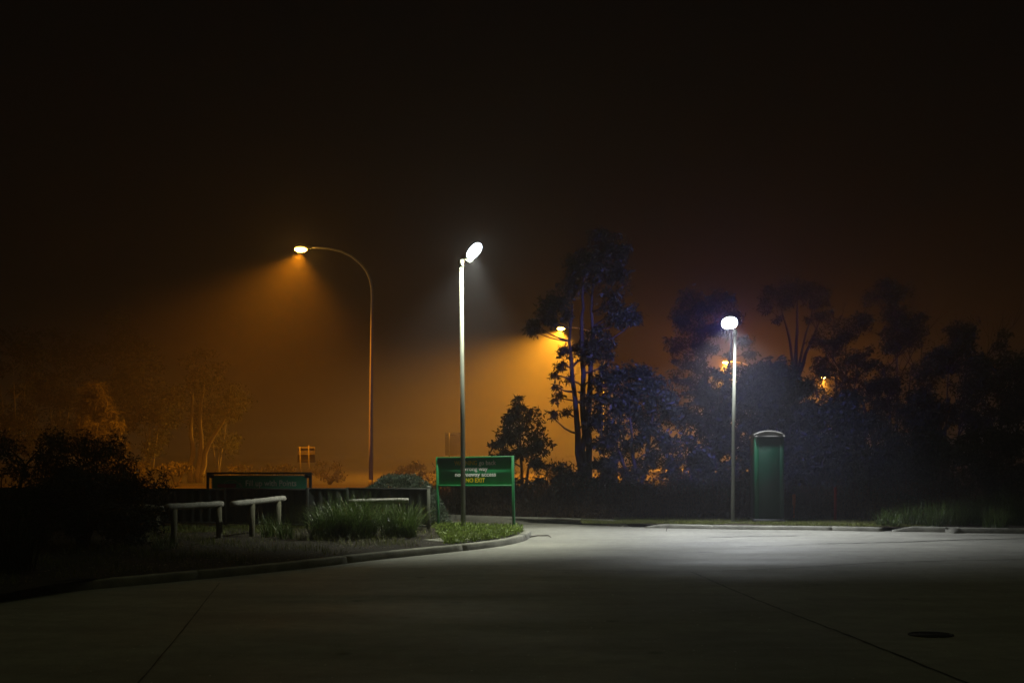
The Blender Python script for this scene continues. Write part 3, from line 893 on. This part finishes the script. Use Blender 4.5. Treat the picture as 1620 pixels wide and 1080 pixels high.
for px, dd, yt, wp, lab in ((800, 29, 752, 34, "low dark scrub bush right behind the warning sign"), (940, 29.3, 762, 34, "low dark scrub bush at the foot of the round crowned tree"), (1000, 28.4, 768, 36, "low dark scrub bush left of the right floodlight foot"), (1110, 27.8, 765, 40, "low black scrub bush behind the right floodlight foot"), (1280, 28, 770, 40, "low black scrub bush behind the orange peg"), (1180, 27, 742, 40, "black scrub bush close behind the portable toilet's left side"), (1350, 27, 775, 40, "low black scrub bush behind and right of the red stake"), (1430, 26, 780, 40, "low black scrub bush behind the leftmost strappy clumps"), (905, 28.6, 748, 26, "low dark scrub bush under the tall gum trunks"), (985, 29.2, 742, 30, "low dark scrub bush below the round crown on its left side"), (957, 29.8, 736, 24, "low dark scrub bush between the tall gum and the round crown"), (1147, 28.4, 730, 22, "low black scrub bush just left of the right floodlight pole"), (745, 30.5, 760, 30, "low dark scrub bush seen between the sign's posts")):
    shrubby("scrub_bush", lab, px, dd, yt, wp, 22, ll=.10, lw=.045, per=420, cat="shrub", group="scrub bushes behind the far kerb", rr=(11, 18))

# bare dead trees at upper right
def bare(px, d, ytop, label, seed):
    r = random.Random(seed); bs = at(px, HOR + EYE * FPX / d, d); bs.z = 0
    o = empty("bare_tree", bs, label, "tree", "trees behind the far kerb"); m = MB(); O = Vector(bs)
    def grow(p, dr, L_, rad, lev):
        pts = [p]; q = p
        for k in range(4):
            dr = (dr + Vector((r.gauss(0, .12), r.gauss(0, .12), r.gauss(.03, .06)))).normalized(); q = q + dr * L_ / 4; pts.append(q)
        m.tube(pts, [rad * (1 - .13 * i) for i in range(5)], 5, False)
        if lev < 4:
            for k in range(r.choice((2, 3))):
                a = r.uniform(0, 6.28); s = r.uniform(.3, .6)
                nd = (dr + Vector((math.cos(a) * s, math.sin(a) * s, .15))).normalized()
                grow(pts[r.choice((2, 3, 4))], nd, L_ * r.uniform(.6, .8), rad * .5, lev + 1)
    H = at(px, ytop, d).z
    grow(Vector((0, 0, 0)), Vector((0, 0, 1)), H * .42, .12, 0)
    m.build("trunk", M['barkdark'], o, True)
    return o
bare(1480, 43, 405, "leafless branching tree rising above the black wood at right", 3)
bare(1400, 45, 425, "thin leafless tree just right of the farthest orange lamp", 5)

# fog trees at left
GL = "trees fading in the orange fog at left"
def fogtree(px, d, ytop, wpx, n, label, leaf='leaf', ybot=None, rr=(14, 24)):
    return shrubby("gum_tree", label, px, d, ytop, wpx, n, leaf=leaf, ybot=ybot, group=GL, rr=rr, ll=.22, lw=.08, per=150, bark='bark')
# pale-trunked pair
D = 56.0
bs = at(309, 762, D); bs.z = 0
pc = [(300, 610, 20), (320, 590, 22), (340, 610, 20), (355, 640, 18), (285, 640, 16), (330, 645, 16), (370, 655, 14), (300, 570, 16), (325, 560, 16), (345, 580, 16), (275, 665, 12), (362, 625, 14), (378, 640, 10)]
tree("gum_tree", "gum tree with two pale lit trunks left of the banner", bs, [[bs + Vector((-.25, 0, 0)), at(302, 735, D), at(303, 690, D), at(304, 640, D), at(306, 590, D)], [bs + Vector((.2, 0, 0)), at(315, 735, D), at(316, 690, D), at(318, 640, D), at(326, 580, D)], [bs + Vector((.25, 0, 0)), at(322, 718, D), at(345, 680, D), at(362, 650, D)]], pxclumps(pc, D, 1.5), ll=.2, lw=.06, per=170, bark='bark', r0=.2, group=GL)
# casuarina
D = 48.0
bs = at(140, 768, D); bs.z = 0
cc = []
for k in range(46):
    t = rng.uniform(0, 1); y = 605 + t * 140; wv = 12 + 62 * t
    cc.append((145 + rng.uniform(-1, 1) * wv, y, 10 + 8 * t))
tree("casuarina_tree", "conical feathery tree with drooping needles behind the dark shrub at left", bs, [[bs, at(142, 700, D), at(145, 600, D)]], pxclumps(cc, D, 1.4), leaf='leafpale', ll=.32, lw=.032, per=520, droop=.7, r0=.13, group=GL)
fogtree(20, 52, 490, 50, 34, "tall shadowy tree at the left edge of the fog", ybot=730)
fogtree(95, 64, 520, 45, 30, "faint tall tree behind the conical feathery tree", ybot=720)
fogtree(185, 66, 500, 42, 30, "faint tall tree with slender trunks between feathery tree and pale pair", ybot=690)
fogtree(240, 62, 540, 42, 28, "dim tree just left of the pale trunked pair", ybot=720)
fogtree(345, 72, 590, 40, 22, "very faint tree behind the pale trunked pair", ybot=720)
#fogtree(60, 44, 640, 50, 26, "dark low tree above the shrub at the left edge", ybot=760)
for px, lab in ((228, "low orange lit shrub left of the banner frame"), (395, "low orange lit shrub above the banner top"), (440, "small orange lit shrub right of centre above the banner"), (522, "small orange lit shrub just right of the banner"), (655, "low orange lit scrub behind the rounded grey bush"), (280, "low shrub at the foot of the pale trunked pair"), (350, "low shrub right of the pale trunked pair")):
    shrubby("wild_shrub", lab, px, 47 + (px % 7), 726 + px % 9, 26, 13, leaf='leafpale', ll=.14, lw=.06, per=200, cat="shrub", group="wild shrubs beyond the fence", rr=(6, 11), ybot=764)

# rounded clipped bush behind the fence
def dome(name, label, cx, cy, d, rx, rz, n, leaf, ll, lw, cat="shrub", ry=None, group=None, lump=.12, zc=.0, up=.6):
    o = empty(name, (cx, d, .08), label, cat, group); m = MB(); ry = ry or rx
    u = unit(n); u[:, 2] = np.abs(u[:, 2]) * 1.15 - .12
    ph = rng.uniform(0, 6, 6)
    lum = 1 + lump * (np.sin(u[:, 0] * 5 + ph[0]) * np.sin(u[:, 1] * 5 + ph[1]) + .6 * np.sin(u[:, 2] * 9 + ph[2] + u[:, 0] * 7))
    rad = (1 - np.abs(rng.normal(0, .10, n))) * lum
    p = u * rad[:, None] * np.array([rx, ry, rz]); p[:, 2] = np.maximum(p[:, 2], .01) + zc
    q = leaf_quads(p, ll, lw, -.0, 0)
    # turn leaves outward
    ax = u * .7 + unit(n) * .8; ax[:, 2] += up * .3; ax /= np.linalg.norm(ax, axis=1, keepdims=True)
    sd = np.cross(ax, unit(n)); sd /= np.linalg.norm(sd, axis=1, keepdims=True)
    L_ = (ll * rng.uniform(.6, 1.4, n))[:, None]; W_ = (lw * rng.uniform(.6, 1.3, n))[:, None]
    m.quads(np.stack([p, p + ax * L_ * .45 + sd * W_ * .5, p + ax * L_, p + ax * L_ * .45 - sd * W_ * .5], 1))
    m.build("foliage", M[leaf], o)
    t = MB()
    for k in range(26):
        w_ = unit(1)[0]; w_[2] = abs(w_[2])
        t.tube(bent((0, 0, 0), w_ * np.array([rx, ry, rz]) * .85, 4, .08), [.022, .016, .010, .004], 5, False)
    t.build("stems", M['barkdark'], o)
    return o
D = 22.3
bx_ = at(632, 0, D).x
dome("rounded_bush", "large rounded grey green bush bulging behind the fence end", bx_, 0, D, 1.12, 1.10, 28000, 'leafbush', .062, .017, lump=.05)

# dark shrub left foreground
def shrub(name, label, px, d, ytop, wpx, n, per=420, ll=.075, lw=.02, leaf='leafdark'):
    return shrubby(name, label, px, d, ytop, wpx, n, leaf=leaf, ll=ll, lw=lw, per=per, cat="shrub", group="dark shrubs on the island", rr=(20, 34), base=HOR + 1.58 * FPX / d)
shrub("dark_shrub", "large black shrub at the left edge of the island", 40, 16.5, 684, 95, 46, per=700)
shrub("dark_shrub", "black shrub with ragged top left of the nearest log barrier", 130, 16.8, 690, 85, 46, per=700)
shrub("dark_shrub", "lower black shrub reaching to the log barrier's left end", 205, 17.2, 742, 52, 26, per=700)

# strap-leaf clumps
def tuft(name, label, p, n, length, wid, leaf='blade', spread=.25, lean=.75, group=None, cat="grass clump"):
    o = empty(name, p, label, cat, group)
    m = MB(); r = rng
    a = r.uniform(0, 2 * math.pi, n); ba = r.uniform(0, 2 * math.pi, n); br_ = spread * np.sqrt(r.uniform(0, 1, n))
    base = np.stack([np.cos(ba) * br_, np.sin(ba) * br_, np.zeros(n)], 1)
    L_ = length * r.uniform(.55, 1.15, n); ln_ = lean * r.uniform(.1, 1.1, n) ** 1.0
    dirh = np.stack([np.cos(a), np.sin(a), np.zeros(n)], 1); side = np.stack([-np.sin(a), np.cos(a), np.zeros(n)], 1)
    W_ = wid * r.uniform(.6, 1.2, n)
    rings = []
    S = 5
    for k in range(S + 1):
        t = k / S
        out_ = ln_ * (t * .55 + t * t * .45)
        z = t * (1 - .38 * ln_ * t * t)
        q = base + dirh * (L_ * out_)[:, None]; q[:, 2] += L_ * z
        ww = W_ * (1 - t) ** .6 * (.5 if k == 0 else 1) + .0006
        rings.append((q - side * ww[:, None] / 2, q + side * ww[:, None] / 2))
    for k in range(S):
        m.quads(np.stack([rings[k][0], rings[k][1], rings[k+1][1], rings[k+1][0]], 1))
    m.build("blades", M[leaf], o)
    # a few dry seed stalks
    for k in range(3):
        t = MB(); q = int(r.integers(0, n)); e0 = base[q]; e1 = e0 + dirh[q] * L_[q] * .35 + np.array([0, 0, L_[q] * 1.0])
        t.tube(bent(e0, e1, 4, .05), [.004, .0035, .003, .002], 4, False)
        t.build("stalk", M['bladedry'], o)
    return o
GS = "strappy grass clumps on the island"
tuft("grass_clump", "largest strappy grass clump on the island, in front of the fence", gnd(560, 849, .12), 1000, .90, .011, spread=.42, lean=1.2, group=GS)
tuft("grass_clump", "strappy grass clump leaning right of the largest one, by the fence end post", gnd(632, 850, .12), 620, .80, .011, spread=.32, lean=1.2, group=GS)
tuft("grass_clump", "strappy grass clump at left of the largest one", gnd(515, 851, .12), 420, .74, .012, spread=.30, lean=1.15, group=GS)
tuft("grass_clump", "small dim grass clump between the log barriers' posts", gnd(428, 850, .12), 150, .48, .010, spread=.18, lean=.7, group=GS)
tuft("grass_clump", "small dim grass tuft left of the tilted log barrier's right post", gnd(452, 852, .12), 110, .42, .010, spread=.16, lean=.7, group=GS)
tuft("flax_clump", "big dark flax clump with long blades at the left edge", gnd(22, 905, .12), 240, 1.05, .018, spread=.25, lean=.85, leaf='leafdark', group=GS)
tuft("grass_clump", "small grass tuft in front of the black shrub", gnd(260, 868, .12), 120, .34, .008, spread=.2, lean=1.0, group=GS)
GR = "strappy grass clumps behind the right kerb"
rl = ["smallest strappy grass clump, leftmost behind the right kerb", "low strappy grass clump second from the left behind the right kerb", "brightest strappy grass clump, third from the left behind the right kerb", "strappy grass clump in the middle of the right kerb row", "tall strappy grass clump left of the tallest at the right edge", "tallest strappy grass clump near the right edge", "strappy grass clump cut by the right edge of the photo", "low strappy grass clump in front of the tallest one"]
for k, (px, py, n, ln_) in enumerate([(1405, 833, 200, .45), (1440, 832, 240, .55), (1478, 834, 280, .6), (1512, 832, 260, .66), (1548, 831, 300, .78), (1585, 831, 320, .9), (1622, 833, 280, .8), (1575, 836, 240, .55)]):
    tuft("grass_clump", rl[k], gnd(px, py - 1.5, .09), n, ln_, .012, spread=.26, lean=.85, group=GR)

# ------------------------------------------------------------------ ground cover (uncountable)
def blades(pts, h, wd, lean=.4):
    n = len(pts); a = rng.uniform(0, 2 * math.pi, n); d = np.stack([np.cos(a), np.sin(a), np.zeros(n)], 1); s = np.stack([-np.sin(a), np.cos(a), np.zeros(n)], 1)
    H = (h * rng.uniform(.4, 1.25, n))[:, None]; W_ = (wd * rng.uniform(.6, 1.3, n))[:, None]; l_ = (lean * rng.uniform(0, 1, n))[:, None]
    m1 = pts + d * H * l_ * .35 + np.array([0, 0, 1]) * H * .55; t = pts + d * H * l_ + np.array([0, 0, 1]) * H
    return [np.stack([pts - s * W_ / 2, pts + s * W_ / 2, m1 + s * W_ * .4, m1 - s * W_ * .4], 1), np.stack([m1 - s * W_ * .4, m1 + s * W_ * .4, t + s * .0008, t - s * .0008], 1)]

def inside(poly, x, y):
    r = np.zeros(len(x), bool); n = len(poly)
    for i in range(n):
        x0, y0 = poly[i][:2]; x1, y1 = poly[(i+1) % n][:2]
        cnd = ((y0 > y) != (y1 > y)) & (x < (x1 - x0) * (y - y0) / (y1 - y0 + 1e-12) + x0)
        r ^= cnd
    return r

def scatter(poly, n, z):
    P = np.array([p[:2] for p in poly]); lo, hi = P.min(0), P.max(0)
    o = np.zeros((0, 2))
    while len(o) < n:
        q = rng.uniform(lo, hi, (n * 2, 2)); o = np.concatenate([o, q[inside(poly, q[:, 0], q[:, 1])]])
    o = o[:n]; return np.concatenate([o, np.full((n, 1), z)], 1)

def patchy(p, sc, thr, seed=0.0):
    f = np.sin(p[:, 0] * sc + seed) * np.sin(p[:, 1] * sc * 1.3 + 1.7 * seed) + .5 * np.sin(p[:, 0] * sc * 2.7 + p[:, 1] * sc * 2.1 + seed)
    return p[f + rng.normal(0, .3, len(p)) > thr]

# weeds round the pole on the island nose
nose = [p for p in ipoly if p[0] > -2.0 and p[1] > 16.8] 
nz = scatter(nose, 9000, .115)
nz = nz[nz[:, 0] > -1.75 + rng.exponential(.35, len(nz)) - .25]
nz = patchy(nz, 4.1, -.75, .9)
m = MB()
hgt = .10 * np.clip(1.2 - np.abs(nz[:, 1] - 19.6) * .35, .3, 1) * rng.uniform(.1, 1.0, len(nz))
nzz = nz.copy(); nzz[:, 2] += hgt
m.quads(leaf_quads(nzz, .055, .026, -.2, .3))
for q in blades(nz[::3], .13, .006, .7): m.quads(q)
near_pole = np.array([-.97, 19.75, .12]) + rng.normal(size=(900, 3)) * np.array([.16, .12, 0]); near_pole[:, 2] += np.abs(rng.normal(0, .07, 900))
m.quads(leaf_quads(near_pole, .05, .022, 0, .4))
tag(m.build("weeds", M['weed']), "low green weeds spreading over the island nose around the pole", "weeds", None, 'stuff')

# thin grass and litter over the bed
bed = [p for p in ipoly if p[0] > -9.5]
bp = scatter(bed, 26000, .115); bp = patchy(bp[bp[:, 1] < 21.0], 2.3, .25, .4)
m = MB()
for q in blades(bp, .12, .006, 1.0): m.quads(q)
tag(m.build("grass", M['turf']), "thin patchy grass growing through the mulch of the island", "grass", None, 'stuff')
lp = scatter(bed, 9000, .125); lp[:, 2] += rng.uniform(0, .02, len(lp))
m = MB(); qd = leaf_quads(lp, .05, .02, 0, 0); qd[:, :, 2] = lp[:, None, 2] + (qd[:, :, 2] - lp[:, None, 2]) * .25
m.quads(qd)
tag(m.build("leaf_litter", M['litter']), "dry fallen leaves and bark chips on the island bed", "leaf litter", None, 'stuff')
# lit strip of grass at the foot of the fence
sp_ = np.stack([rng.uniform(-7.6, -3.2, 16000), rng.uniform(19.6, 21.2, 16000), np.full(16000, .112)], 1)
m = MB()
for q in blades(patchy(sp_, 1.5, -.4, 2.0), .06, .006, .7): m.quads(q)
tag(m.build("grass", M['turf']), "short mown grass strip at the foot of the dark fence", "grass", None, 'stuff')

# verge turf
vx = rng.uniform(1.6, 9.2, 34000)
vy = np.interp(vx, [p.x for p in K2], [p.y for p in K2]) + .17 + np.abs(rng.normal(0, .9, len(vx)))
vg = np.stack([vx, vy, np.full(len(vx), .08)], 1)
m = MB()
for q in blades(vg, .055, .007, .8): m.quads(q)
tag(m.build("grass", M['turf']), "short grass strip behind the kerb around the right floodlight pole", "grass", None, 'stuff')

# rough scrub of reeds on the bank behind the far kerb
n = 30000
u = rng.uniform(-2.4, 12, n); 
ky = np.interp(u, [p.x for p in FARK] + [9, 14], [p.y for p in FARK] + [22.4, 22.2])
back = ky + .35 + rng.uniform(0, 1, n) ** 1.3 * 4.5 + np.where(u > 2.4, 1.2, 0)
rp = np.stack([u, back, np.full(n, .06)], 1)
rp = patchy(rp, 1.7, -.6, 1.1)
hh = np.clip(.35 + (rp[:, 1] - np.interp(rp[:, 0], [p.x for p in FARK] + [9, 14], [p.y for p in FARK] + [22.4, 22.2])) * .24, .3, 1.25) * np.where(rp[:, 0] > 1.5, .75, 1.0)
m = MB()
keep = rng.uniform(0, 1, len(rp)) < .45
for q in blades(rp[keep], (hh * rng.uniform(.3, 1.15, len(rp)))[keep], .012, 1.1): m.quads(q)
sel = rng.uniform(0, 1, len(rp)) < .8; sp2 = rp[sel]; hs = rng.uniform(0, 1.0, len(sp2)) * hh[sel] * (.7 + .4 * np.sin(sp2[:, 0] * 2.3) * np.sin(sp2[:, 0] * 5.1 + 1))
sp2 = sp2.copy(); sp2[:, 2] += hs
m.quads(leaf_quads(sp2, .09, .03, -.2, .2))
tag(m.build("reeds", M['bladedry']), "brown reeds and rough scrub massed on the bank behind the far kerb", "reeds", None, 'stuff')

# grit, leaves and glass bits lying on the road
pts = np.stack([rng.uniform(-9, 11, 4000), rng.uniform(7.2, 21, 4000), np.full(4000, .006)], 1)
pts = pts[~inside(ipoly, pts[:, 0], pts[:, 1])]
pts = pts[(pts[:, 1] < 20.5) & ((pts[:, 0] > .2) | (pts[:, 1] < 11.0 + .5 * (pts[:, 0] + 6)))]
m = MB(); qd = leaf_quads(pts, .016, .010, 0, 0); qd[:, :, 2] = .006 + np.abs(qd[:, :, 2] - .006) * .35
m.quads(qd)
tag(m.build("road_grit", M['grit']), "scattered grit and leaf fragments lying on the concrete", "grit", None, 'stuff')
def twig(pts, rad, label):
    m = MB(); m.tube(pts, [rad] * (len(pts) - 1) + [rad * .3], 5)
    tag(m.build("twig", M['barkdark']), label, "twig", "fallen twigs on the road")
twig([gnd(838, 850.5) + Vector((0, 0, .02)), gnd(850, 849) + Vector((0, 0, .03)), gnd(868, 848.5) + Vector((0, 0, .025)), gnd(872, 851) + Vector((0, 0, .015))], .012, "fallen twig at the tip of the island kerb")
twig([gnd(1054, 840) + Vector((0, 0, .01)), gnd(1056, 838) + Vector((0, 0, .07)), gnd(1058, 836.5) + Vector((0, 0, .10))], .008, "tiny twig on the bright road before the low pale kerb")
for px, py, lab in ((1365, 966, "single pale fallen leaf on the dark road left of the iron cover"), (1086, 982, "small pale leaf on the dark road near the bottom centre")):
    p = gnd(px, py); m = MB(); m.quads(leaf_quads(np.array([[p.x, p.y, .012]]), .06, .03, 0, 0) * np.array([1, 1, .2]) + np.array([0, 0, .008]))
    tag(m.build("fallen_leaf", M['litter']), lab, "leaf", "fallen leaves on the road")

# ------------------------------------------------------------------ haze
m = MB(); m.box((-380, -60, -1.1), (380, 680, 13.5))
hz = m.build("haze", None)
hm = bpy.data.materials.new("night_mist"); hm.use_nodes = True
t = hm.node_tree; t.nodes.remove(t.nodes["Principled BSDF"])
pv = t.nodes.new("ShaderNodeVolumePrincipled")
pv.inputs["Color"].default_value = (.80, .79, .88, 1)
pv.inputs["Density"].default_value = HAZE
pv.inputs["Anisotropy"].default_value = .55
t.links.new(pv.outputs[0], t.nodes["Material Output"].inputs["Volume"])
hz.data.materials.append(hm)
tag(hz, "thin night mist hanging over the whole place", "haze", None, 'stuff')
